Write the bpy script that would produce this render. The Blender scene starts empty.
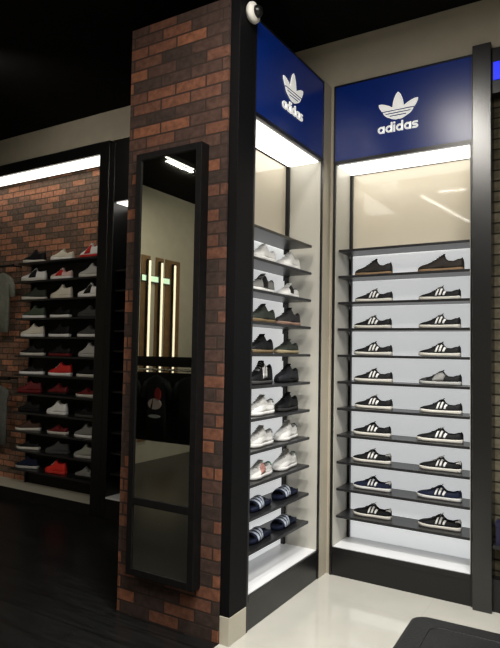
import bpy, bmesh, math, random
from mathutils import Vector, Matrix
random.seed(7)
S = bpy.context.scene
COL = S.collection
R = math.radians

# ------------------------------------------------------------------ camera
cam = bpy.data.cameras.new('camera'); camo = bpy.data.objects.new('camera', cam); COL.objects.link(camo)
yaw, pitch, roll, FPX = R(31.458), R(2.678), R(1.0067), 588.81
Fv = Vector((-math.sin(yaw)*math.cos(pitch), math.cos(yaw)*math.cos(pitch), math.sin(pitch)))
Rv = Vector((math.cos(yaw), math.sin(yaw), 0)); Uv = Rv.cross(Fv)
R2 = Rv*math.cos(roll)+Uv*math.sin(roll); U2 = -Rv*math.sin(roll)+Uv*math.cos(roll)
M = Matrix((R2, U2, -Fv)).transposed().to_4x4(); M.translation = Vector((0, 0, 1.6))
camo.matrix_world = M
cam.sensor_fit = 'VERTICAL'; cam.sensor_height = 24; cam.lens = FPX/648*24; cam.clip_start = .05
S.camera = camo
# ------------------------------------------------------------------ world, exposure, lights
w = bpy.data.worlds.new('world'); S.world = w; w.use_nodes = True
w.node_tree.nodes['Background'].inputs[0].default_value = (.9, .92, 1, 1)
w.node_tree.nodes['Background'].inputs[1].default_value = .06
S.view_settings.view_transform = 'Standard'; S.view_settings.look = 'None'
S.view_settings.exposure = -.1; S.view_settings.gamma = 1; S.view_settings.use_curve_mapping = False

def light(name, kind, loc, target, energy, color=(1, .93, .82), size=.3, size_y=None, spot=60, blend=.6):
    l = bpy.data.lights.new(name, kind); l.energy = energy; l.color = color
    if kind == 'AREA':
        l.size = size
        if size_y: l.shape = 'RECTANGLE'; l.size_y = size_y
    if kind == 'SPOT': l.spot_size = R(spot); l.spot_blend = blend; l.shadow_soft_size = size
    o = bpy.data.objects.new(name, l); COL.objects.link(o); o.location = loc
    o.rotation_euler = (Vector(target)-Vector(loc)).to_track_quat('-Z', 'Y').to_euler()
    return o
LAMP_E = 1.0
light('added_spot_light', 'SPOT', (.35, 2.0, 3.78), (-1.3, 4.1, .9), 190*LAMP_E, (1, .97, .93), .2, spot=56, blend=1)  # added spot, out of view, brightens the forward display
light('added_spot_light', 'SPOT', (.2, 2.9, 3.78), (-1.9, 3.4, .9), 95*LAMP_E, (1, .97, .93), .25, spot=54, blend=1)  # added spot, out of view, brightens the side-on display
light('added_spot_light', 'SPOT', (-.7, 1.9, 3.78), (-1.15, 3.25, 0), 340*LAMP_E, (1, .98, .94), .08, spot=60)  # added spot, out of view, brightens the tile floor
light('panel_lamp_light', 'AREA', (.6, .6, 3.9), (.6, .6, 0), 110*LAMP_E, (1, .96, .9), 1.15, 1.15)  # added soft fill, out of view, lifts the shelf shadows
light('panel_lamp_light', 'AREA', (-1.22, 1.5, 3.9), (-1.22, 1.5, 0), 60*LAMP_E, (1, .95, .87), .3, 1.7)
light('ceiling_lamp_light', 'AREA', (-4.5, -.31, 3.86), (-4.5, -.31, 0), 50*LAMP_E, (1, .9, .76), .03, .5)
light('added_spot_light', 'SPOT', (-3.6, 1.4, 3.78), (-5.0, 4.3, 2.6), 42*LAMP_E, (1, .9, .76), .06, spot=60, blend=1)  # added spot, out of view, lifts the brick and shoes at far left
light('added_spot_light', 'SPOT', (-3.6, -2.2, 3.78), (-6, -1.6, 3.0), 70*LAMP_E, (1, .93, .8), .06, spot=80, blend=1)  # added spot, out of view, brightens the mirrored beige wall
light('added_spot_light', 'SPOT', (-4.3, 2.6, 3.78), (-4.4, 4.2, 3.7), 22*LAMP_E, (1, .93, .82), .06, spot=110, blend=1)  # added wash, out of view, lifts the wall above the far left display

# ------------------------------------------------------------------ materials
def mat(name, col, rough=.5, metal=0, emis=None, es=0, spec=.5, coat=0):
    m = bpy.data.materials.new(name); m.use_nodes = True
    b = m.node_tree.nodes['Principled BSDF']
    b.inputs['Base Color'].default_value = (*col, 1); b.inputs['Roughness'].default_value = rough
    b.inputs['Metallic'].default_value = metal; b.inputs['Specular IOR Level'].default_value = spec
    b.inputs['Coat Weight'].default_value = coat
    if emis: b.inputs['Emission Color'].default_value = (*emis, 1); b.inputs['Emission Strength'].default_value = es
    return m
def noisy(m, scale=40, amt=.25, bump=.05):
    nt = m.node_tree; b = nt.nodes['Principled BSDF']; c = b.inputs['Base Color'].default_value[:]
    g = nt.nodes.new('ShaderNodeTexCoord'); n = nt.nodes.new('ShaderNodeTexNoise'); n.inputs['Scale'].default_value = scale
    n.inputs['Detail'].default_value = 4
    nt.links.new(g.outputs['Object'], n.inputs['Vector'])
    r = nt.nodes.new('ShaderNodeValToRGB')
    r.color_ramp.elements[0].color = (*[x*(1-amt) for x in c[:3]], 1); r.color_ramp.elements[1].color = (*[min(1, x*(1+amt)) for x in c[:3]], 1)
    r.color_ramp.elements[0].position = .3; r.color_ramp.elements[1].position = .7
    nt.links.new(n.outputs['Fac'], r.inputs['Fac']); nt.links.new(r.outputs['Color'], b.inputs['Base Color'])
    if bump:
        bp = nt.nodes.new('ShaderNodeBump'); bp.inputs['Strength'].default_value = bump; bp.inputs['Distance'].default_value = .01
        nt.links.new(n.outputs['Fac'], bp.inputs['Height']); nt.links.new(bp.outputs['Normal'], b.inputs['Normal'])
    return m
def brick_mat(name, cols, mortar, bw=.225, bh=.073, ms=.006, off=(0, 0), rough=.85):
    m = mat(name, (1, 1, 1), rough, spec=.25); nt = m.node_tree; b = nt.nodes['Principled BSDF']
    g = nt.nodes.new('ShaderNodeNewGeometry'); sp = nt.nodes.new('ShaderNodeSeparateXYZ'); cb = nt.nodes.new('ShaderNodeCombineXYZ')
    nt.links.new(g.outputs['Position'], sp.inputs[0])
    for k, s in ((0, 'X'), (1, 'Z')):
        a = nt.nodes.new('ShaderNodeMath'); a.operation = 'ADD'; a.inputs[1].default_value = off[k]+20
        nt.links.new(sp.outputs[s], a.inputs[0]); nt.links.new(a.outputs[0], cb.inputs[k])
    t = nt.nodes.new('ShaderNodeTexBrick'); t.offset = .5; t.squash = 1
    t.inputs['Color1'].default_value = (0, 0, 0, 1); t.inputs['Color2'].default_value = (1, 1, 1, 1); t.inputs['Mortar'].default_value = (.5, .5, .5, 1)
    t.inputs['Scale'].default_value = 1; t.inputs['Mortar Size'].default_value = ms; t.inputs['Mortar Smooth'].default_value = .2
    t.inputs['Brick Width'].default_value = bw; t.inputs['Row Height'].default_value = bh
    nt.links.new(cb.outputs[0], t.inputs['Vector'])
    r = nt.nodes.new('ShaderNodeValToRGB'); r.color_ramp.interpolation = 'LINEAR'
    e = r.color_ramp.elements
    while len(e) < len(cols): e.new(.5)
    for i, (p, c) in enumerate(cols): e[i].position = p; e[i].color = (*c, 1)
    nt.links.new(t.outputs['Color'], r.inputs['Fac'])
    n = nt.nodes.new('ShaderNodeTexNoise'); n.inputs['Scale'].default_value = 28; n.inputs['Detail'].default_value = 6
    nt.links.new(cb.outputs[0], n.inputs['Vector'])
    mr = nt.nodes.new('ShaderNodeMapRange'); mr.inputs[1].default_value = .3; mr.inputs[2].default_value = .7; mr.inputs[3].default_value = .65; mr.inputs[4].default_value = 1.25
    nt.links.new(n.outputs['Fac'], mr.inputs[0])
    mu = nt.nodes.new('ShaderNodeMix'); mu.data_type = 'RGBA'; mu.blend_type = 'MULTIPLY'; mu.inputs[0].default_value = 1
    nt.links.new(r.outputs['Color'], mu.inputs[6]); nt.links.new(mr.outputs[0], mu.inputs[7])
    mx = nt.nodes.new('ShaderNodeMix'); mx.data_type = 'RGBA'; mx.inputs[7].default_value = (*mortar, 1)
    nt.links.new(t.outputs['Fac'], mx.inputs[0]); nt.links.new(mu.outputs[2], mx.inputs[6])
    nt.links.new(mx.outputs[2], b.inputs['Base Color'])
    inv = nt.nodes.new('ShaderNodeMath'); inv.operation = 'SUBTRACT'; inv.inputs[0].default_value = 1; nt.links.new(t.outputs['Fac'], inv.inputs[1])
    ad = nt.nodes.new('ShaderNodeMath'); ad.operation = 'MULTIPLY_ADD'; ad.inputs[1].default_value = .3; nt.links.new(n.outputs['Fac'], ad.inputs[0]); nt.links.new(inv.outputs[0], ad.inputs[2])
    bp = nt.nodes.new('ShaderNodeBump'); bp.inputs['Strength'].default_value = .7; bp.inputs['Distance'].default_value = .006
    nt.links.new(ad.outputs[0], bp.inputs['Height']); nt.links.new(bp.outputs['Normal'], b.inputs['Normal'])
    return m
def floor_mat(name, c1, c2, joint, bw, bh, ms, rough, coat=0):
    m = mat(name, c1, rough, coat=coat); nt = m.node_tree; b = nt.nodes['Principled BSDF']
    g = nt.nodes.new('ShaderNodeNewGeometry'); mp = nt.nodes.new('ShaderNodeMapping'); mp.inputs['Location'].default_value = (20.2, 20.35, 0)
    nt.links.new(g.outputs['Position'], mp.inputs[0])
    t = nt.nodes.new('ShaderNodeTexBrick'); t.offset = .5 if bw != bh else 0
    t.inputs['Color1'].default_value = (*c1, 1); t.inputs['Color2'].default_value = (*c2, 1); t.inputs['Mortar'].default_value = (*joint, 1)
    t.inputs['Scale'].default_value = 1; t.inputs['Mortar Size'].default_value = ms; t.inputs['Brick Width'].default_value = bw; t.inputs['Row Height'].default_value = bh
    nt.links.new(mp.outputs[0], t.inputs['Vector'])
    n = nt.nodes.new('ShaderNodeTexNoise'); n.inputs['Scale'].default_value = 3; n.inputs['Detail'].default_value = 8
    mp2 = nt.nodes.new('ShaderNodeMapping'); mp2.inputs['Scale'].default_value = (1, 1 if bw == bh else 9, 1)
    nt.links.new(g.outputs['Position'], mp2.inputs[0]); nt.links.new(mp2.outputs[0], n.inputs['Vector'])
    mr = nt.nodes.new('ShaderNodeMapRange'); d = .06 if bw == bh else .45
    mr.inputs[1].default_value = .3; mr.inputs[2].default_value = .7; mr.inputs[3].default_value = 1-d; mr.inputs[4].default_value = 1+d
    nt.links.new(n.outputs['Fac'], mr.inputs[0])
    mu = nt.nodes.new('ShaderNodeMix'); mu.data_type = 'RGBA'; mu.blend_type = 'MULTIPLY'; mu.inputs[0].default_value = 1
    nt.links.new(t.outputs['Color'], mu.inputs[6]); nt.links.new(mr.outputs[0], mu.inputs[7]); nt.links.new(mu.outputs[2], b.inputs['Base Color'])
    return m

BR = (.145, .06, .036); BD = (.04, .026, .021)
m_brick = brick_mat('red_brown_brick', [(0, BD), (.45, (.058, .034, .027)), (.62, (.09, .045, .032)), (.8, BR), (1, (.21, .083, .044))], (.034, .022, .017))
m_brick2 = brick_mat('mixed_red_brick', [(0, (.13, .095, .07)), (.4, (.2, .12, .085)), (.6, (.3, .155, .1)), (.8, (.42, .19, .11)), (1, (.48, .22, .13))], (.07, .055, .04), bw=.2, bh=.068, off=(.1, .03))
m_stone = brick_mat('pale_stacked_stone', [(0, (.07, .062, .04)), (1, (.12, .105, .07))], (.015, .013, .009), bw=.3, bh=.07, ms=.006)
m_black = mat('black_laminate', (.0055, .0055, .006), .3)
m_blackm = mat('matte_black', (.006, .006, .006), .6, spec=.25)
m_pil = mat('gloss_black_pilaster', (.004, .004, .0045), .26, spec=1)
m_postb = mat('satin_black_post', (.0035, .0035, .004), .6, spec=.12)
m_ceil = noisy(mat('black_ceiling_paint', (.0045, .0042, .004), .9, spec=.1), 8, .3, 0)
m_beige = noisy(mat('beige_wall_paint', (.42, .38, .3), .7), 6, .05, .02)
m_side = mat('beige_laminate', (.48, .465, .41), .4)
m_upper = mat('cream_gloss_laminate', (.66, .6, .48), .05, coat=.3)
m_back = mat('backlit_white_acrylic', (.75, .77, .78), .35, emis=(.97, .99, 1), es=.52)
m_plat = mat('white_laminate', (.8, .81, .82), .3)
m_blue = mat('blue_sign_acrylic', (.0025, .02, .15), .26, emis=(.01, .05, .5), es=.05)
m_white = mat('white_sign_letter', (.85, .85, .83), .4, emis=(1, 1, .96), es=.35)
m_lamp = mat('warm_light_diffuser', (.9, .9, .85), .5, emis=(1, .97, .91), es=3.2)
m_lamp2 = mat('left_light_diffuser', (.9, .9, .85), .5, emis=(1, .95, .86), es=2.6)
m_shelf = mat('black_metal_shelf', (.013, .013, .014), .33)
m_metal = mat('dark_metal', (.02, .02, .02), .35, metal=.6)
m_mirror = mat('mirror_glass', (.62, .66, .6), .012, metal=1)
m_frame = noisy(mat('dark_wood_frame', (.0045, .004, .004), .6, spec=.15), 30, .3, .02)
m_tile = floor_mat('glossy_cream_tile', (.58, .57, .51), (.56, .55, .49), (.52, .51, .45), .8, .8, .0018, .1, .5)
m_wood = floor_mat('dark_wood_floor', (.006, .0063, .0062), (.009, .0092, .009), (.003, .003, .003), 1.6, .19, .004, .3)
m_leather = noisy(mat('black_leather', (.011, .011, .0115), .42), 120, .2, .15)
m_skirt = mat('cream_skirting', (.5, .47, .38), .35)
m_platL = mat('cream_platform', (.5, .47, .38), .5)

# ------------------------------------------------------------------ helpers
def link(name, bm, m, parent=None, smooth=False, bevel=0):
    me = bpy.data.meshes.new(name); bmesh.ops.recalc_face_normals(bm, faces=bm.faces); bm.to_mesh(me); bm.free()
    o = bpy.data.objects.new(name, me); COL.objects.link(o); me.materials.append(m)
    if smooth:
        for p in me.polygons: p.use_smooth = True
    if bevel:
        b = o.modifiers.new('bevel', 'BEVEL'); b.width = bevel; b.segments = 2; b.limit_method = 'ANGLE'
    if parent: o.parent = parent
    return o
def box(bm, x0, x1, y0, y1, z0, z1):
    v = [bm.verts.new((x, y, z)) for z in (z0, z1) for y in (y0, y1) for x in (x0, x1)]
    for f in ((0, 1, 3, 2), (4, 6, 7, 5), (0, 4, 5, 1), (2, 3, 7, 6), (0, 2, 6, 4), (1, 5, 7, 3)): bm.faces.new([v[i] for i in f])
def B(name, m, parent, *boxes, bevel=0):
    bm = bmesh.new()
    for b in boxes: box(bm, *b)
    return link(name, bm, m, parent, bevel=bevel)
def tag(o, label, cat, group=None):
    o['label'] = label; o['category'] = cat
    if group: o['group'] = group
    return o
def thing(name, label, cat, loc=(0, 0, 0), rz=0, group=None):
    o = bpy.data.objects.new(name, None); COL.objects.link(o); o.location = loc; o.rotation_euler = (0, 0, rz); o.empty_display_size = .1
    return tag(o, label, cat, group)
def struct(name, m, *boxes, bevel=0):
    o = B(name, m, None, *boxes, bevel=bevel); o['kind'] = 'structure'; return o
def tube(bm, a, b, r, n=10):
    a, b = Vector(a), Vector(b); d = b-a; q = d.to_track_quat('Z', 'Y')
    rings = []
    for p in (a, b): rings.append([bm.verts.new(p+q@Vector((r*math.cos(2*math.pi*i/n), r*math.sin(2*math.pi*i/n), 0))) for i in range(n)])
    for i in range(n): bm.faces.new((rings[0][i], rings[0][(i+1) % n], rings[1][(i+1) % n], rings[1][i]))
    bm.faces.new(rings[0][::-1]); bm.faces.new(rings[1])
def loft(bm, rings, caps=True):
    vr = [[bm.verts.new(p) for p in r] for r in rings]
    n = len(vr[0])
    for a, b in zip(vr, vr[1:]):
        for i in range(n): bm.faces.new((a[i], a[(i+1) % n], b[(i+1) % n], b[i]))
    if caps: bm.faces.new(vr[0][::-1]); bm.faces.new(vr[-1])
    return vr
def plate(bm, pts, y0, y1):      # outline in x,z extruded along y
    loft(bm, [[(x, y0, z) for x, z in pts], [(x, y1, z) for x, z in pts]])
def dup(root, loc, rz, label=None, group=None):
    r = root.copy(); COL.objects.link(r); r.location = loc; r.rotation_euler = (0, 0, rz)
    if label: r['label'] = label
    if group: r['group'] = group
    for ch in root.children:
        c = ch.copy(); COL.objects.link(c); c.parent = r
        for g in ch.children:
            d = g.copy(); COL.objects.link(d); d.parent = c
    return r
def interp(tab, t):
    for (a, x), (b, y) in zip(tab, tab[1:]):
        if t <= b:
            k = (t-a)/(b-a); k = k*k*(3-2*k)*.5+k*.5; return x+(y-x)*k
    return tab[-1][1]

# ------------------------------------------------------------------ room shell
CZ = 3.96
struct('floor', m_tile, (-1.84, 3.5, -5, 4.6, -.1, 0))
struct('floor_wood', m_wood, (-7.2, -1.84, -5, 4.6, -.1, 0))
struct('ceiling', m_ceil, (-7.2, 3.5, -5, 4.6, CZ, CZ+.1))
struct('wall_back', m_beige, (-7.2, 3.5, 4.46, 4.6, 0, CZ), (-2.6, 3.5, 4.035, 4.46, 3.605, CZ), (-7.2, -2.6, 4.15, 4.46, 3.65, CZ))
struct('wall_corner', m_beige, (-2.6, -1.755, 4.035, 4.46, 0, 3.605), (-2.6, -1.78, 3.905, 4.035, 0, 3.605))
struct('wall_partition', m_blackm, (-2.59, -2.085, 2.95, 3.9045, 0, 3.6))
struct('wall_column', m_brick, (-2.59, -1.843, 2.73, 2.95, 0, 3.635))
struct('wall_filler', m_blackm, (-3.1, -2.6, 4.12, 4.46, 0, 3.62))
struct('wall_left', m_beige, (-6.2, -5.7, -5, .8, 0, CZ), (-7.2, -7.0, -5, 4.46, 0, CZ))
struct('wall_front', m_beige, (-7.2, 3.5, -5.1, -5, 0, CZ))
struct('wall_right', m_beige, (3.4, 3.5, -5, 4.46, 0, CZ))
struct('trim_1', m_postb, (-1.843, -1.78, 2.745, 2.92, .15, 3.75), bevel=.002)
struct('trim_2', m_skirt, (-1.841, -1.778, 2.742, 2.92, 0, .15), bevel=.002)
struct('trim_3', m_pil, (-.755, -.64, 3.975, 4.46, 0, 3.634), bevel=.003)

# ------------------------------------------------------------------ sign lettering and emblem
def stroke(bm, pts, t, y0, y1, closed=False):
    n = len(pts); L, Rr = [], []
    for i in range(n):
        p = Vector(pts[i]); a = Vector(pts[i-1] if (i or closed) else pts[i]); b = Vector(pts[(i+1) % n] if (i < n-1 or closed) else pts[i])
        d = (b-a).normalized(); nn = Vector((-d.y, d.x))*t/2
        L.append(p+nn); Rr.append(p-nn)
    k = n if closed else n-1
    for i in range(k):
        j = (i+1) % n
        plate(bm, [tuple(L[i]), tuple(L[j]), tuple(Rr[j]), tuple(Rr[i])], y0, y1)
def arc(cx, cz, r, a0, a1, n=16): return [(cx+r*math.cos(R(a0+(a1-a0)*i/n)), cz+r*math.sin(R(a0+(a1-a0)*i/n))) for i in range(n+1)]
def lettering(word, x0, z0, h, y0, y1):
    bm = bmesh.new(); x = x0; T = .25*h
    for ch in word:
        if ch in 'ad':
            r = h*.5-T/2; stroke(bm, arc(x+h*.5, z0+h*.5, r, 0, 337.5, 15), T, y0, y1, True)
            sx = x+h-T/2; stroke(bm, [(sx, z0), (sx, z0+(h if ch == 'a' else 1.42*h))], T, y0, y1); x += h*1.13
        elif ch == 'i':
            sx = x+T/2; stroke(bm, [(sx, z0), (sx, z0+h)], T, y0, y1); stroke(bm, [(sx, z0+1.17*h), (sx, z0+1.42*h)], T, y0, y1); x += T+.13*h
        elif ch == 's':
            r = h*.25-T*.05; c = x+h*.42
            p = [(c+h*.36, z0+h-T/2)]+[(c-(h*.12)+(-r*.85)*math.sin(R(a)), z0+h*.69+(h*.31-T/2)*math.cos(R(a))) for a in range(0, 181, 20)]
            q = [(c+(h*.08)+(r*.9)*math.sin(R(a)), z0+h*.31+(h*.31-T/2)*math.cos(R(a))) for a in range(0, 181, 20)]+[(c-h*.4, z0+T/2)]
            stroke(bm, p+q, T*.95, y0, y1); x += h*.95
    return bm
def leaf_pts(ang, L, W, cx, cz, n=14):
    out = []
    for sgn in (1, -1):
        rng = range(n+1) if sgn == 1 else range(n-1, 0, -1)
        for i in rng:
            t = i/n
            wd = W/2*math.sin(math.pi*min(1, t**.82))**.62*(1 if t < .6 else 1) if 0 < t < 1 else 0
            x, z = sgn*wd, t*L
            out.append((cx+x*math.cos(ang)+z*math.sin(ang), cz-x*math.sin(ang)+z*math.cos(ang)))
    return out

# ------------------------------------------------------------------ sign display unit (local: front faces -y)
SZ = [2.367-.1945*i for i in range(11)]
def sign_unit(label, loc, rz, W=.975, D=.31, far=.0):
    t = thing('display_unit', label, 'display', loc, rz, 'lit shoe display units with blue signs')
    B('side_panel', m_side, t, (.0185, .0235, .012, D, .2, 3.0)); B('side_panel', m_side, t, (W-.0235, W-.0185, .012, D, .2, 3.0))
    B('frame_edge', m_black, t, (0, .018, 0, D, 0, 3.0), bevel=.001); B('frame_edge', m_black, t, (W-.018, W, 0, D, 0, 3.0), bevel=.001)
    B('back_panel', m_back, t, (.024, W-.024, D-.012, D, .2, 2.36))
    u = B('upper_back_panel', m_upper, t, (.024, W-.024, D-.012, D, 2.361, 2.99)); u['label'] = 'cream glossy upper back panel'
    B('kick_board', m_black, t, (.018, W-.018, .006, .03, 0, .196), bevel=.002)
    B('kick_board', m_black, t, (.018, W-.018, -.002, .012, .166, .2), bevel=.001)
    B('platform', m_plat, t, (.0185, W-.0185, .012, D-.012, .18, .2035))
    h = B('sign_box', m_black, t, (0, W, .012, D, 3.0, 3.6), (0, W, 0, .012, 3.0, 3.026), (0, W, 0, .012, 3.588, 3.6), (0, .012, 0, .012, 3.026, 3.588), (W-.012, W, 0, .012, 3.026, 3.588))
    p = B('sign_face', m_blue, h, (.0122, W-.0122, .004, .0118, 3.0262, 3.5878))
    # emblem : three leaves cut by three bars
    cx, cz = .488, 3.262
    bm = bmesh.new()
    plate(bm, leaf_pts(0, .193, .08, cx, cz), -.002, .004)
    plate(bm, leaf_pts(R(51), .192, .07, cx-.008, cz+.002), -.0021, .0039)
    plate(bm, leaf_pts(R(-51), .192, .07, cx+.008, cz+.002), -.0022, .0038)
    plate(bm, [(cx+.112*math.sin(R(a)), cz+.082-.078*max(0, math.cos(R(a)))**.8) for a in range(-90, 91, 10)], -.0019, .0037)
    link('emblem', bm, m_white, h)
    bars = bmesh.new()
    for z, hw in ((.022, .06), (.041, .09), (.06, .115)): box(bars, cx-hw, cx+hw, -.0027, .0037, cz+z, cz+z+.007)
    link('emblem_bars', bars, m_blue, h)['label'] = 'blue bars crossing the white emblem'
    link('lettering', lettering('adidas', cx-.147, 3.173, .0505, -.002, .004), m_white, h)
    B('light_panel', m_lamp, t, (.03, W-.03, .03, D-.03, 2.992, 2.9995))
    B('upright', m_metal, t, (.0242, .044, D-.04, D-.0125, .204, 2.991)); B('upright', m_metal, t, (W-.044, W-.0242, D-.04, D-.0125, .204, 2.991))
    for z in SZ:
        s = B('shelf', m_shelf, t, (.034, W-.03-far, .035, D-.041, z-.018, z), bevel=.0015)
        for bx in (.036, W-.04-far):
            bm = bmesh.new()
            loft(bm, [[(x, D-.0405, z-.0185), (x, D-.095, z-.0185), (x, D-.0405, z-.055)] for x in (bx, bx+.004)])
            link('bracket', bm, m_metal, s)
    return t
UB = sign_unit('tall lit shoe display with blue sign, facing forward, beside the dark pilaster', (-1.75, 4.015, 0), 0, W=.9945)
UA = sign_unit('tall lit shoe display seen side-on, blue sign, beside the brick column', (-1.78, 2.923, 0), R(90), W=.98, D=.3, far=.075)

# ------------------------------------------------------------------ far left display and neighbours
t = thing('display_unit', 'wide black-framed shoe display with brick back and bright top light', 'display', (-7, 4.1, 0))
B('frame_post', m_black, t, (2.72, 2.85, 0, .3, 0, 3.64), bevel=.003); B('frame_post', m_black, t, (0, .13, 0, .3, 0, 3.64), bevel=.003)
B('header', m_black, t, (.13, 2.72, 0, .3, 3.52, 3.64))
B('light_panel', m_lamp2, t, (.14, 2.71,   .03, .24, 3.508, 3.519))
B('brick_back', m_brick2, t, (.13, 2.72, .3, .355, 0, 3.64))['label'] = 'red brick back wall'
B('platform', m_platL, t, (.13, 2.72, .012, .3, .08, .105)); B('kick_board', m_blackm, t, (.13, 2.72, 0, .012, 0, .104))
rack = thing('shelf_rack', 'black open rack of twelve shelves inside the brick-backed display', 'shelf', (-5.57, 4.14, .1055))
B('back_board', m_blackm, rack, (0, 1.28, .235, .255, 0, 2.44)); B('upright', m_metal, rack, (0, .02, .21, .234, 0, 2.46)); B('upright', m_metal, rack, (1.26, 1.28, .21, .234, 0, 2.46))
LZ = [2.528-.2028*i for i in range(12)]
for z in LZ: B('shelf', m_shelf, rack, (.0, 1.28, .03, .209, z-.1055-.02, z-.1055), bevel=.0015)

t = thing('display_unit', 'dark display unit with lit base, half hidden behind the brick column', 'display', (-4.148, 4.1, 0))
B('frame_post', m_black, t, (0, .075, 0, .3, 0, 3.61), bevel=.003); B('frame_post', m_black, t, (.97, 1.045, 0, .3, 0, 3.61), bevel=.003)
B('header', m_black, t, (.075, .97, 0, .3, 3.02, 3.61)); B('back_panel', m_blackm, t, (.075, .97, .3, .34, 0, 3.61))
B('light_panel', m_lamp2, t, (.085, .96, .03, .28, 3.011, 3.019))
B('platform', m_plat, t, (.075, .97, .0, .3, .19, .205)); B('kick_board', m_blackm, t, (.075, .97, .004, .03, 0, .189))
for z in SZ: B('shelf', m_shelf, t, (.076, .969, .05, .299, z-.018, z))

t = thing('display_unit', 'display with pale stacked-stone back at the right edge of the picture', 'display', (-.64, 4.0, 0))
B('header', m_black, t, (0, 1.2, 0, .4, 3.3, 3.6)); B('stone_back', m_stone, t, (0, 1.2, .1, .16, .2, 3.3)); B('kick_board', m_black, t, (0, 1.2, .02, .4, 0, .2))
s = B('sign_letter', mat('glowing_blue_letter', (.01, .02, .5), .4, emis=(.01, .03, 1), es=.9), t, (.012, .13, -.012, -.0005, 3.385, 3.50)); s['label'] = 'glowing blue sign letter'
tb = thing('shoe_box', 'dark blue box at the foot of the stone-backed display', 'box', (-.56, 4.02, .2), 0)
mb = mat('dark_blue_card', (.005, .006, .03), .6)
B('box_base', mb, tb, (-.06, .22, -.015, .075, .22, .33)); B('lid', mb, tb, (-.063, .223, -.018, .078, .33, .36))
sh = B('shelf', m_shelf, t, (.005, 1.19, -.02, .099, .40, .42))

# ------------------------------------------------------------------ standing mirror on the brick
mx0, mx1, mz0, mz1 = -2.46, -1.965, .275, 2.79
t = thing('wall_mirror', 'tall dark-framed mirror hung on the brick column', 'mirror', (-2.2125, 2.70, mz0))
hw = (mx1-mx0)/2; H = mz1-mz0; fw = .042
B('frame', m_frame, t, (-hw, -hw+fw, -.045, .028, 0, H), (hw-fw, hw, -.045, .028, 0, H), (-hw+fw, hw-fw, -.045, .028, 0, fw), (-hw+fw, hw-fw, -.045, .028, H-fw, H), bevel=.003)
B('cross_rail', m_frame, t, (-hw+fw, hw-fw, -.046, -.0365, .41, .455), bevel=.002)
B('glass', m_mirror, t, (-hw+fw, hw-fw, -.036, -.032, fw, H-fw)); B('backing', m_blackm, t, (-hw+fw, hw-fw, -.0315, .028, fw, H-fw))

# ------------------------------------------------------------------ security camera, ceiling lamps, bench
t = thing('security_camera', 'small white dome security camera above the side display', 'camera', (-1.7795, 2.85, 3.575))
def lathe(bm, prof, n=24):   # profile (x out, r)
    loft(bm, [[(x, r*math.cos(2*math.pi*i/n), r*math.sin(2*math.pi*i/n)) for i in range(n)] for x, r in prof])
bm = bmesh.new(); lathe(bm, [(0, .05), (.018, .062), (.035, .058), (.046, .04)]); link('housing', bm, mat('white_plastic', (.75, .73, .68), .4), t, True)
bm = bmesh.new(); lathe(bm, [(.0465, .036), (.06, .034), (.075, .024), (.082, .008)]); link('dome_lens', bm, m_black, t, True)

m_line = mat('line_lamp_diffuser', (.9, .9, .9), .5, emis=(1, .96, .88), es=28)
for a, b, lab in (((-2.34, .05), (-2.07, -2.03), 'thin line lamp on the ceiling running away from the signs'), ((-2.07, .14), (-1.69, .11), 'short thin line lamp on the ceiling parallel to the forward display')):
    t = thing('line_lamp', lab, 'lamp', ((a[0]+b[0])/2, (a[1]+b[1])/2, 3.93), math.atan2(b[1]-a[1], b[0]-a[0])); hl = math.dist(a, b)/2
    B('housing', m_blackm, t, (-hl, hl, -.02, .02, .002, .029)); B('diffuser', m_line, t, (-hl+.01, hl-.01, -.012, .012, -.006, .0015))
t = thing('linear_ceiling_lamp', 'slim white linear lamp on the black ceiling, seen in the mirror', 'lamp', (-4.5, -.31, 3.9))
B('housing', m_blackm, t, (-.03, .03, -.29, .29, 0.005, .06)); B('diffuser', m_lamp, t, (-.013, .013, -.27, .27, -.004, .005))
def added_spot_fix(x, y, tgt, label):  # housings for the added spots, all out of view
    t = thing('added_spot_lamp', label, 'lamp', (x, y, CZ), 0, 'added black spot lamps on the unseen ceiling')
    bm = bmesh.new(); tube(bm, (0, 0, -.0), (0, 0, -.07), .012); link('stem', bm, m_blackm, t)
    d = (Vector(tgt)-Vector((x, y, 3.84))).normalized(); c = Vector((0, 0, -.12))
    bm = bmesh.new(); tube(bm, c-d*.09, c+d*.03, .045, 20); link('lamp_head', bm, m_blackm, t, False)
    bm = bmesh.new(); tube(bm, c+d*.0305, c+d*.034, .038, 20); link('lens', bm, m_lamp, t)
added_spot_fix(.35, 2.0, (-1.3, 4.1, 1), 'added unseen spot lamp aimed at the forward-facing display')
added_spot_fix(.2, 2.9, (-1.9, 3.4, 1), 'added unseen spot lamp aimed at the side-on display')
added_spot_fix(-.7, 1.9, (-1.15, 3.25, 0), 'added unseen spot lamp aimed down at the cream tile floor')
added_spot_fix(-3.6, 1.4, (-5, 4.3, 2.6), 'added unseen spot lamp aimed at the far left display')
added_spot_fix(-3.6, -2.2, (-6, -1.6, 3), 'added unseen spot lamp aimed at the beige wall seen in the mirror')
added_spot_fix(-4.3, 2.6, (-4.4, 4.2, 3.7), 'added unseen spot lamp washing the beige wall above the far left display')
for x, y, a, b, lab in ((.6, .6, .6, .6, 'added unseen square ceiling fill panel over the cream floor'), (-1.22, 1.5, .16, .87, 'slim ceiling light panel nearest the blue signs')):  # the square panel is an added housing for the soft fill
    t = thing('ceiling_panel_lamp', lab, 'lamp', (x, y, 3.92))
    B('housing', m_blackm, t, (-a-.02, a+.02, -b-.02, b+.02, 0.001, .039)); B('diffuser', m_lamp, t, (-a, a, -b, b, -.004, .0005))

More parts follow.
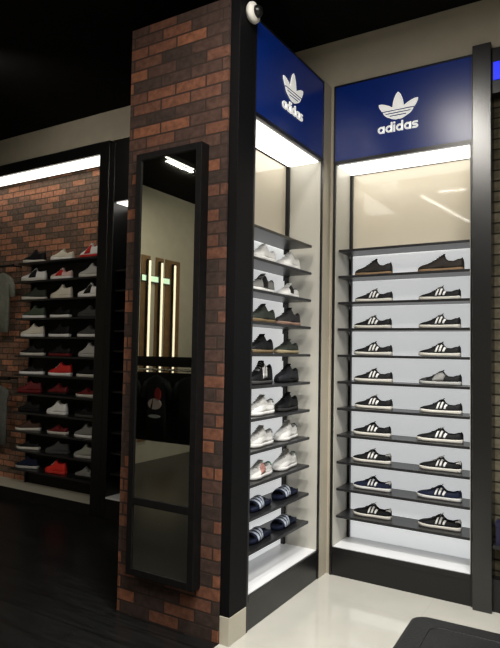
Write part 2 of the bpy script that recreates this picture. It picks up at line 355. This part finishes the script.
# bench, corner at (-.777,2.735)
def rounded(x0, x1, y0, y1, r, z, n=6):
    P = []
    for cx, cy, a in ((x1-r, y1-r, 0), (x0+r, y1-r, 90), (x0+r, y0+r, 180), (x1-r, y0+r, 270)):
        for i in range(n+1): P.append((cx+r*math.cos(R(a+90*i/n)), cy+r*math.sin(R(a+90*i/n)), z))
    return P
t = thing('bench', 'black leather bench with rounded corners on the cream tile floor', 'bench', (-.23, 2.325, 0), R(2))
bx, by = .535, .45
bm = bmesh.new()
loft(bm, [rounded(-bx+i, bx-i, -by+i, by-i, .06, z) for i, z in ((.012, .3), (0, .315), (0, .4), (.006, .412), (.018, .42))]); link('cushion', bm, m_leather, t, False, .0)
bm = bmesh.new(); loft(bm, [rounded(-bx+.02, bx-.02, -by+.02, by-.02, .05, z) for z in (.06, .3)]); link('body', bm, m_leather, t)
bm = bmesh.new()
pp = rounded(-bx+.1, bx-.1, -by+.1, by-.1, .05, .42)
for a, b in zip(pp, pp[1:]+pp[:1]): tube(bm, a, b, .003, 6)
link('piping', bm, m_leather, t)
for sx in (-1, 1):
    for sy in (-1, 1):
        bm = bmesh.new(); tube(bm, (sx*(bx-.08), sy*(by-.08), 0), (sx*(bx-.08), sy*(by-.08), .06), .022); link('leg', bm, m_metal, t)

# ------------------------------------------------------------------ shoes (local: toe at -x, stands on z=0)
MC = {}
def sm(c, rough=.6):
    k = (c, rough)
    if k not in MC: MC[k] = mat('shoe_'+'_'.join('%02d' % int(v*99) for v in c), c, rough, spec=.3 if c[0] > .1 else .15)
    return MC[k]
HWT = [(0, .34), (.03, .55), (.1, .7), (.25, .76), (.42, .74), (.56, .84), (.7, 1), (.83, .93), (.93, .68), (.98, .42), (1, .22)]
PROF = {'low': [(0, .062), (.03, .077), (.08, .08), (.2, .066), (.32, .068), (.43, .094), (.5, .088), (.62, .066), (.78, .05), (.9, .042), (.97, .034), (1, .026)],
        'runner': [(0, .075), (.03, .095), (.08, .1), (.2, .084), (.32, .09), (.42, .12), (.5, .11), (.62, .084), (.78, .064), (.9, .056), (.97, .046), (1, .036)],
        'high': [(0, .09), (.03, .125), (.08, .135), (.2, .125), (.32, .13), (.41, .15), (.5, .126), (.62, .09), (.78, .07), (.9, .06), (.97, .05), (1, .038)]}
def shoe(label, group, upper, sole, kind='low', stripe=None, tongue=None, tab=None, toe=None, mid=None, lace=None, L=.285, W=.1, ow=.0, sh=.022):
    t = thing('sneaker', label, 'shoe', (0, 0, 0), 0, group)
    ts = [0, .015, .03, .06, .1, .15, .2, .26, .32, .37, .41, .45, .5, .56, .62, .7, .78, .85, .9, .94, .97, .99, 1]
    X = lambda u: L/2-u*L
    hwf = lambda u: W/2*interp(HWT, u)
    prof = PROF[kind]
    sole_z = lambda u: sh+.004*(abs(u-.5)*2)**2
    # sole
    bm = bmesh.new(); n = 16; rings = []
    for u in ts:
        h = hwf(u); zt = sole_z(u); lift = .006*max(0, (u-.85)/.15)**2
        pr = [(.88, 0), (1.03, .3), (1.05, .7), (1.0, 1)]
        rings.append([(X(u), -h*k, lift+(zt-lift)*v) for k, v in pr]+[(X(u), h*k, lift+(zt-lift)*v) for k, v in pr[::-1]])
    # ends pulled outward
    loft(bm, rings); link('sole', bm, sm(sole, .6), t, True)
    def Sf(u, a, off=0, dip=True):
        u = max(0, min(1, u)); h = hwf(u)*.98; zb = sole_z(u)-.003; zt = interp(prof, u)
        ca, sa = math.cos(a), math.sin(a)
        y = -h*math.copysign(abs(ca)**.75, ca); k = abs(sa)**(.75)
        if u < .48:
            y *= 1-.18*k
        else: y *= 1-.1*k
        z = zb+(zt-zb)*k
        if dip and .05 < u < .4:
            win = min(1, (u-.05)/.04)*min(1, (.4-u)/.05)
            c = max(0, min(1, (sa-.80)/.12)); z -= .045*win*c
        p = Vector((X(u), y, z))
        if off:
            nrm = Vector((0, -ca*1.2, sa*.9 if u > .4 else sa*.4)); nrm.normalize()
            if u < .06: nrm = (nrm+Vector((1.2, 0, 0))).normalized()
            if u > .94: nrm = (nrm+Vector((-1.2, 0, .3))).normalized()
            p += nrm*off
        return p
    bm = bmesh.new(); N = 22
    loft(bm, [[tuple(Sf(u, math.pi*j/N)) for j in range(N+1)] for u in ts]); up = link('upper', bm, sm(upper, .55), t, True)
    def patch(name, c, u0, u1, a0, a1, slant=0, off=.0018, nu=4, na=5, par=None, lab=None):
        bm = bmesh.new()
        top = [[bm.verts.new(Sf(u0+(u1-u0)*i/nu+slant*(j/na), a0+(a1-a0)*j/na, off)) for j in range(na+1)] for i in range(nu+1)]
        bot = [[bm.verts.new(Sf(u0+(u1-u0)*i/nu+slant*(j/na), a0+(a1-a0)*j/na, -.002)) for j in range(na+1)] for i in range(nu+1)]
        for i in range(nu):
            for j in range(na):
                bm.faces.new((top[i][j], top[i+1][j], top[i+1][j+1], top[i][j+1]))
        rim = [(i, 0) for i in range(nu)]+[(nu, j) for j in range(na)]+[(i, na) for i in range(nu, 0, -1)]+[(0, j) for j in range(na, 0, -1)]
        for q in range(len(rim)):
            i, j = rim[q]; k, l = rim[(q+1) % len(rim)]
            bm.faces.new((top[i][j], bot[i][j], bot[k][l], top[k][l]))
        o = link(name, bm, sm(c, .5), par or t, True)
        if lab: o['label'] = lab
        return o
    PI = math.pi
    if stripe:
        for side in (0, 1):
            for k in range(3):
                u0 = .36+.085*k
                a0, a1 = (R(6), R(50)) if side == 0 else (PI-R(6), PI-R(50))
                patch('stripe', stripe, u0, u0+.045, a0, a1, slant=-.0+.055*(-1 if False else 1)*-1 if False else -.05, par=up)
    if mid:
        patch('side_panel', mid, .4, .66, R(4), R(62), slant=-.06, nu=6); patch('side_panel', mid, .4, .66, PI-R(4), PI-R(62), slant=-.06, nu=6)
    if tab: patch('heel_tab', tab, 0.0, .11, R(35), PI-R(35), na=10, lab='contrasting heel tab')
    if toe: patch('toe_cap', toe, .8, .985, R(8), PI-R(8), nu=6, na=10, lab='contrasting toe cap')
    # tongue
    tc = tongue or upper
    bm = bmesh.new(); z0 = interp(prof, .45)
    loft(bm, [[(X(u)+dx, y*wd, z) for y, dx in ((-1, .004), (-.5, 0), (.5, 0), (1, .004), (.5, .007), (-.5, .007))] for u, z, wd in ((.56, interp(prof, .56)-.008, .018), (.47, z0-.004, .021), (.43, z0+.006, .022), (.42, z0+.009, .017))])
    link('tongue', bm, sm(tc, .6), t, True)
    # laces
    lc = lace or (.6, .6, .58) if (lace or upper[0] > .3) else (.03, .03, .03)
    bm = bmesh.new()
    for k in range(5):
        u = .47+.045*k; pts = [Sf(u+(.012 if q % 2 else -.0), R(66+6*q), .0028) for q in range(9)]
        for a, b in zip(pts, pts[1:]): tube(bm, a, b, .0024, 6)
    link('laces', bm, sm(lc, .8), t)
    if ow: pass
    return t
def slide(label, group, c1, c2):
    t = thing('slide_sandal', label, 'shoe', (0, 0, 0), 0, group); L, W = .28, .1
    ts = [0, .02, .06, .15, .3, .45, .6, .7, .8, .9, .96, 1]; X = lambda u: L/2-u*L
    HW = lambda u: W/2*interp([(0, .35), (.06, .68), (.2, .78), (.45, .76), (.7, 1), (.88, .88), (.96, .6), (1, .3)], u)
    bm = bmesh.new()
    loft(bm, [[(X(u), -HW(u)*k, z) for k, z in ((.9, 0), (1.03, .015), (1, .034), (.86, .028))]+[(X(u), HW(u)*k, z) for k, z in ((.86, .028), (1, .034), (1.03, .015), (.9, 0))] for u in ts])
    link('footbed', bm, sm(c1, .6), t, True)
    def arch(name, u0, u1, c, off, par):
        bm = bmesh.new(); N = 16; rr = []
        for u in [u0+(u1-u0)*i/5 for i in range(6)]:
            h = HW(u)*1.06+off; zt = .078-.02*(u-.45)/.35+off
            o = [(X(u), -h*math.cos(math.pi*j/N), .015+(zt-.015)*math.sin(math.pi*j/N)**.7) for j in range(N+1)]
            h2 = h-.005; zt2 = zt-.006
            i_ = [(X(u), -h2*math.cos(math.pi*j/N), .015+(zt2-.015)*math.sin(math.pi*j/N)**.7) for j in range(N, -1, -1)]
            rr.append(o+i_)
        loft(bm, rr); return link(name, bm, sm(c, .55), par, True)
    s = arch('strap', .45, .82, c1, 0, t)
    for k in range(3): arch('stripe', .49+k*.11, .545+k*.11, c2, .0025, s)
    return t

K = (.008, .008, .009); W_ = (.78, .78, .76); G = (.2, .2, .19); LG = (.42, .42, .4); NV = (.009, .013, .032); GUM = (.24, .155, .085); CR = (.66, .62, .52); RD = (.5, .02, .015); DR = (.12, .008, .01); GN = (.03, .035, .028); OW = (.6, .58, .52)
ORD = ['top', 'second', 'third', 'fourth', 'fifth', 'sixth', 'seventh', 'eighth', 'ninth', 'tenth', 'eleventh', 'twelfth']
def A_(**k): return k
samba = A_(upper=K, sole=(.62, .6, .54), stripe=W_, tongue=(.5, .5, .48))
sambk = A_(upper=K, sole=(.62, .6, .54), stripe=W_)
navy = A_(upper=NV, sole=(.62, .62, .6), stripe=W_)
cache = {}
def place(key, desc, spec, loc, rz, where, group):
    label = desc+', '+where
    if key in cache: return dup(cache[key], loc, rz, label, group)
    if spec.get('slide'): o = slide(label, group, spec['c1'], spec['c2'])
    else: o = shoe(label, group, **spec)
    o.location = loc; o.rotation_euler = (0, 0, rz); cache[key] = o
    return o
def sameword(key): return key
Brows = [(('gumk', 'black low sneaker with gum sole', A_(upper=(.02, .018, .016), sole=GUM, kind='runner', lace=(.05, .05, .05))), ('gumk2', 'larger black sneaker with gum sole', A_(upper=(.025, .02, .016), sole=GUM, kind='runner', L=.315, W=.108, tongue=(.05, .04, .035)))),
         (('samba', 'black sneaker with white side stripes', samba),)*2, (('samba', 'black sneaker with white side stripes', samba),)*2,
         (('sambk', 'black sneaker with three white stripes', sambk),)*2,
         (('sambk', 'black sneaker with three white stripes', sambk), ('greyp', 'black sneaker with grey side panel', A_(upper=K, sole=LG, mid=(.25, .25, .24), toe=(.04, .04, .04)))),
         (('samba', 'black sneaker with white side stripes', samba), ('sambk', 'black sneaker with three white stripes', sambk)),
         (('sambk', 'black sneaker with three white stripes', sambk), ('samba2', 'longer black sneaker with white stripes', dict(samba, L=.31, W=.106))),
         (('sambt', 'black striped sneaker with white heel tab', dict(samba, tab=W_)), ('sambw', 'black striped sneaker with white tongue', dict(samba, tongue=W_, lace=W_, tab=W_))),
         (('navy', 'dark navy sneaker with white stripes', dict(navy, tab=W_)), ('navy2', 'dark navy sneaker with white stripes', dict(navy, L=.3))),
         (('sambt', 'black striped sneaker with white heel tab', None), ('sambt', 'black striped sneaker with white heel tab', None))]
for r, pair in enumerate(Brows):
    for c, (key, desc, spec) in enumerate(pair):
        lx = (.265, .747)[c]+random.uniform(-.006, .006)
        place(key, desc, spec, (-1.75+lx, 4.165, SZ[r+1]+.0008), R(random.uniform(-3, 3)), ('left' if c == 0 else 'right')+' one on '+ORD[r+1]+' shelf of forward-facing display', 'sneakers on the forward-facing display')
Arows = [(('wh1', 'chunky white sneaker', A_(upper=W_, sole=W_, kind='runner', W=.108, sh=.03)), ('wh1', 'chunky white sneaker', None)),
         (('gbw', 'grey and black sneaker with white sole', A_(upper=G, sole=W_, kind='runner', mid=K, tab=K)), ('wb', 'white sneaker with black side panel', A_(upper=W_, sole=W_, mid=K, tab=K))),
         (('gng', 'dark green-black sneaker with gum sole', A_(upper=GN, sole=(.17, .12, .06), kind='runner')), ('gngp', 'dark sneaker with pinkish gum sole', A_(upper=(.03, .028, .03), sole=(.3, .19, .14), kind='runner'))),
         (('gny', 'black sneaker with brown gum sole', A_(upper=K, sole=(.17, .125, .065), kind='runner')), ('gnt', 'dark green sneaker with tan sole', A_(upper=GN, sole=(.33, .27, .16)))),
         (('bks', 'black high sneaker with white stripes', A_(upper=K, sole=(.06, .06, .06), kind='high', stripe=W_, lace=(.4, .4, .4))), ('bkr', 'all-black running sneaker', A_(upper=(.018, .018, .022), sole=K, kind='runner', tab=K))),
         (('wkt', 'white leather sneaker with black heel tab', A_(upper=W_, sole=W_, tab=K, W=.108, kind='runner')), ('bkk', 'all-black sneaker', A_(upper=K, sole=(.03, .03, .03), kind='runner'))),
         (('wkt', 'white leather sneaker with black heel tab', None), ('wkt', 'white leather sneaker with black heel tab', None)),
         (('wrg', 'white sneaker with red side panel', A_(upper=W_, sole=W_, tab=(.03, .2, .1), mid=(.6, .3, .26), W=.106)), ('wgt', 'white sneaker with green heel tab', A_(upper=W_, sole=W_, tab=(.08, .2, .14), kind='runner', W=.108))),
         (('slide', 'navy slide with pale stripes', A_(slide=1, c1=NV, c2=(.5, .56, .66))),)*2, (('slide', 'navy slide with pale stripes', None),)*2]
for r, pair in enumerate(Arows):
    for c, (key, desc, spec) in enumerate(pair):
        ly = (.315, .675)[c]+random.uniform(-.008, .008)
        place(key, desc, spec, (-1.905, 2.93+ly, SZ[r+1]+.0008), R(90+random.uniform(-4, 4)), ('near' if c == 0 else 'far')+' one on '+ORD[r+1]+' shelf of side-on display', 'shoes on the side-on display')
DG = (.06, .06, .06)
Lrows = [[('black', K, OW, 'high'), ('cream white', CR, W_, 'runner'), ('white and red', W_, RD, 'high')],
         [('white and black', W_, OW, 'high'), ('white and red', (.7, .5, .46), W_, 'runner'), ('light grey', LG, OW, 'high')],
         [('dark', GN, OW, 'high'), ('cream', CR, CR, 'high'), ('white and black', W_, W_, 'high')],
         [('dark green', (.06, .08, .055), W_, 'high'), ('black', K, W_, 'runner'), ('charcoal', DG, DG, 'runner')],
         [('cream white', CR, W_, 'high'), ('black', K, W_, 'high'), ('black', DG, W_, 'runner')],
         [('black', K, OW, 'runner'), ('black', K, DR, 'runner'), ('grey', LG, LG, 'high')],
         [('black', K, W_, 'low'), ('red', RD, W_, 'high'), ('black', K, OW, 'runner')],
         [('dark red', DR, DR, 'high'), ('dark red', DR, K, 'runner'), ('dark red', DR, OW, 'low')],
         [('black', K, K, 'runner'), ('cream white', W_, W_, 'high'), ('black', K, DG, 'low')],
         [('dark brown', (.06, .03, .02), OW, 'runner'), ('maroon', DR, OW, 'low'), ('grey', G, W_, 'high')],
         [('black', K, OW, 'low'), ('charcoal', DG, DG, 'high'), ('olive grey', (.3, .31, .26), LG, 'high')],
         [('navy', NV, LG, 'high'), ('bright red', (.7, .03, .02), (.6, .04, .03), 'high'), ('grey', G, K, 'runner')]]
SN = {W_: 'white', OW: 'pale', CR: 'cream', RD: 'red', DR: 'dark red', K: 'black', DG: 'charcoal', LG: 'grey'}
for r, row in enumerate(Lrows):
    for c, (nm, up, so, kind) in enumerate(row):
        key = ('L', up, so, kind)
        x = (-5.39, -4.94, -4.52)[c]
        spec = A_(upper=up, sole=so, kind=kind, sh=.03, W=.104, L=.28)
        if nm == 'white and black': spec['mid'] = K; key += (1,)
        if nm == 'white and red': spec['mid'] = RD; key += (2,)
        place(key, f"{nm} sneaker with {SN.get(so,'red')} sole", spec, (x+random.uniform(-.015, .015), 4.255, LZ[r]+.0008), R((22, 8, 4)[c]+random.uniform(-9, 9)),
              ('left', 'middle', 'right')[c]+', '+('top' if r == 0 else ORD[r])+' shelf of far left rack', 'sneakers on the far left rack')

# ------------------------------------------------------------------ garments beside the rack, hung rails
def garment(name, label, cat, loc, rz, c, wd, ht, dp=.07, sleeves=True, group=None, print_=None):
    t = thing(name, label, cat, loc, rz, group)
    m = noisy(mat(name+'_cloth', c, .85, spec=.2), 25, .15, .1)
    bm = bmesh.new(); n = 20; rings = []
    for z, k, d in ((-.0, .16, .3), (-.015, .42, .5), (-.05, .92, .8), (-.1, 1, 1), (-.25, .86, 1.05), (-.5, .85, 1.1), (-1, .88, 1.15)):
        zz = z*ht if z < -.1 else z
        rings.append([(wd/2*k*math.copysign(abs(math.cos(a))**.8, math.cos(a)), dp/2*d*math.sin(a)*(1+.25*math.sin(5*a+z*9)), zz) for a in [2*math.pi*i/n for i in range(n)]])
    loft(bm, rings); link('body_panel', bm, m, t, True)
    if sleeves:
        for s in (-1, 1):
            bm = bmesh.new(); rr = []
            for q, (x, z, r) in enumerate(((wd*.42, -.07, .05), (wd*.56, -.16, .052), (wd*.6, -.28, .05))):
                rr.append([(s*(x+.9*r*math.cos(a)), .5*r*math.sin(a), z) for a in [2*math.pi*i/10 for i in range(10)]])
            loft(bm, rr); link('sleeve', bm, m, t, True)
    bm = bmesh.new(); pts = [(0, 0, -.01), (0, 0, .03)]+[(.018*math.sin(R(a)), 0, .05-.018*math.cos(R(a))) for a in range(0, 271, 45)]
    for a, b in zip(pts, pts[1:]): tube(bm, a, b, .003, 6)
    link('hanger', bm, m_metal, t)
    if print_:
        for nm, cc, x0, x1, z0, z1 in print_:
            bm = bmesh.new(); nn = 14
            plate(bm, [((x0+x1)/2+(x1-x0)/2*math.cos(2*math.pi*i/nn), (z0+z1)/2+(z1-z0)/2*math.sin(2*math.pi*i/nn)) for i in range(nn)], -dp*.62, -dp*.3)
            link(nm, bm, sm(cc, .7), t)
    return t
t = thing('clothes_rail', 'black clothes rail at the left edge, above the grey shirt', 'rail', (-6.35, 4.25, 2.53))
bm = bmesh.new(); tube(bm, (-.5, 0, 0), (.6, 0, 0), .014); link('bar', bm, m_metal, t)
bm = bmesh.new(); tube(bm, (-.45, 0, 0), (-.45, .145, 0), .01); tube(bm, (.55, 0, 0), (.55, .145, 0), .01); link('wall_bracket', bm, m_metal, t)
garment('hanging_shirt', 'pale grey shirt hanging at the left edge of the picture', 'shirt', (-5.93, 4.25, 2.45), 0, (.2, .21, .17), .3, .68)
t = thing('clothes_rail', 'black clothes rail at the left edge, above the grey trousers', 'rail', (-6.35, 4.25, 1.25))
bm = bmesh.new(); tube(bm, (-.5, 0, 0), (.6, 0, 0), .02); link('bar', bm, m_metal, t)
bm = bmesh.new(); tube(bm, (-.45, 0, 0), (-.45, .145, 0), .01); tube(bm, (.55, 0, 0), (.55, .145, 0), .01); link('wall_bracket', bm, m_metal, t)
garment('hanging_trousers', 'dull grey trousers hanging at the left edge of the picture', 'trousers', (-5.93, 4.25, 1.17), 0, (.12, .125, .11), .36, .66, sleeves=False)

# ------------------------------------------------------------------ what the mirror shows: light columns, clothes rack
m_tan = noisy(mat('brown_wood_panel', (.17, .095, .04), .5), 10, .2, .02)
m_tube = mat('led_tube', (1, .9, .75), .5, emis=(1, .8, .55), es=1.6)
for i, (y0, y1) in enumerate(((-1.16, -.98), (-1.46, -1.29), (-1.85, -1.51))):
    t = thing('wood_wall_panel', ('brown wood panel behind the leftmost light strip seen in the mirror', 'brown wood panel behind the middle light strip seen in the mirror', 'widest brown wood panel, behind the rightmost mirrored light strip')[i], 'panel', (-5.7, (y0+y1)/2, .3))
    B('board', m_tan, t, (.001, .018, -(y1-y0)/2, (y1-y0)/2, 0, 2.66))
for i, y in enumerate((-1.075, -1.345, -1.645)):
    o = thing('light_strip', ('leftmost vertical light strip seen in the mirror', 'middle vertical light strip seen in the mirror', 'rightmost vertical light strip seen in the mirror')[i], 'lamp', (-5.6, y, .6), 0, 'vertical light strips seen in the mirror')
    B('housing', m_blackm, o, (-.059, -.02, -.025, .025, 0, 2.3)); B('tube', m_tube, o, (-.0195, -.004, -.014, .014, .02, 2.28))
lb = thing('light_box', 'small greenish lit box on the wall behind the light strips', 'lamp', (-5.6815, -1.28, 2.58))
B('casing', m_blackm, lb, (-.0, .012, -.31, .31, 0, .1)); B('diffuser', mat('green_diffuser', (.7, .9, .7), .5, emis=(.75, 1, .72), es=.8), lb, (.0125, .0165, -.305, .305, .01, .09))
RA = 0; rx, ry = -4.58, -.2
t = thing('clothes_rack', 'low black clothes rack seen in the mirror', 'rack', (rx, ry, 0), RA)
bm = bmesh.new(); box(bm, -.75, -.72, -.02, .02, .03, 1.52); box(bm, .72, .75, -.02, .02, .03, 1.52); link('post', bm, m_metal, t)
B('top_board', m_blackm, t, (-.72, .72, -.012, .012, 1.4, 1.52))
B('back_board', m_blackm, t, (-.72, .72, -.012, .012, .5, 1.33))
bm = bmesh.new(); tube(bm, (-.72, .0, 1.365), (.72, .0, 1.365), .012); tube(bm, (-.72, .13, 1.365), (.72, .13, 1.365), .01); tube(bm, (-.5, 0, 1.365), (-.5, .13, 1.365), .008); tube(bm, (.5, 0, 1.365), (.5, .13, 1.365), .008); link('rail', bm, mat('chrome', (.6, .6, .6), .15, metal=1), t)
bm = bmesh.new(); box(bm, -.77, -.73, -.3, .03, 0, .03); box(bm, .73, .77, -.3, .03, 0, .03); link('foot', bm, m_metal, t)
for k in range(3):
    x = -.47+.47*k; lx, ly = x, .13
    X_, Y_ = rx+lx*math.cos(RA)-ly*math.sin(RA), ry+lx*math.sin(RA)+ly*math.cos(RA)
    pr = [('red_print', (.25, .02, .02), -.09, .0, -.3, -.14), ('pale_print', (.5, .4, .38), -.1, .1, -.4, -.27), ('word_print', (.35, .35, .35), -.09, .09, -.5, -.46)] if k == 1 else None
    lab = ('plain black shirt at one end of the rack seen in the mirror', 'black shirt with red and pale print on the rack seen in the mirror', 'plain black shirt at the other end of the rack seen in the mirror')[k]
    garment('hanging_shirt', lab, 'shirt', (X_, Y_, 1.30), RA+R(180), (.008, .008, .009), .33, .76, dp=.06, group='dark shirts on the rack seen in the mirror', print_=pr)
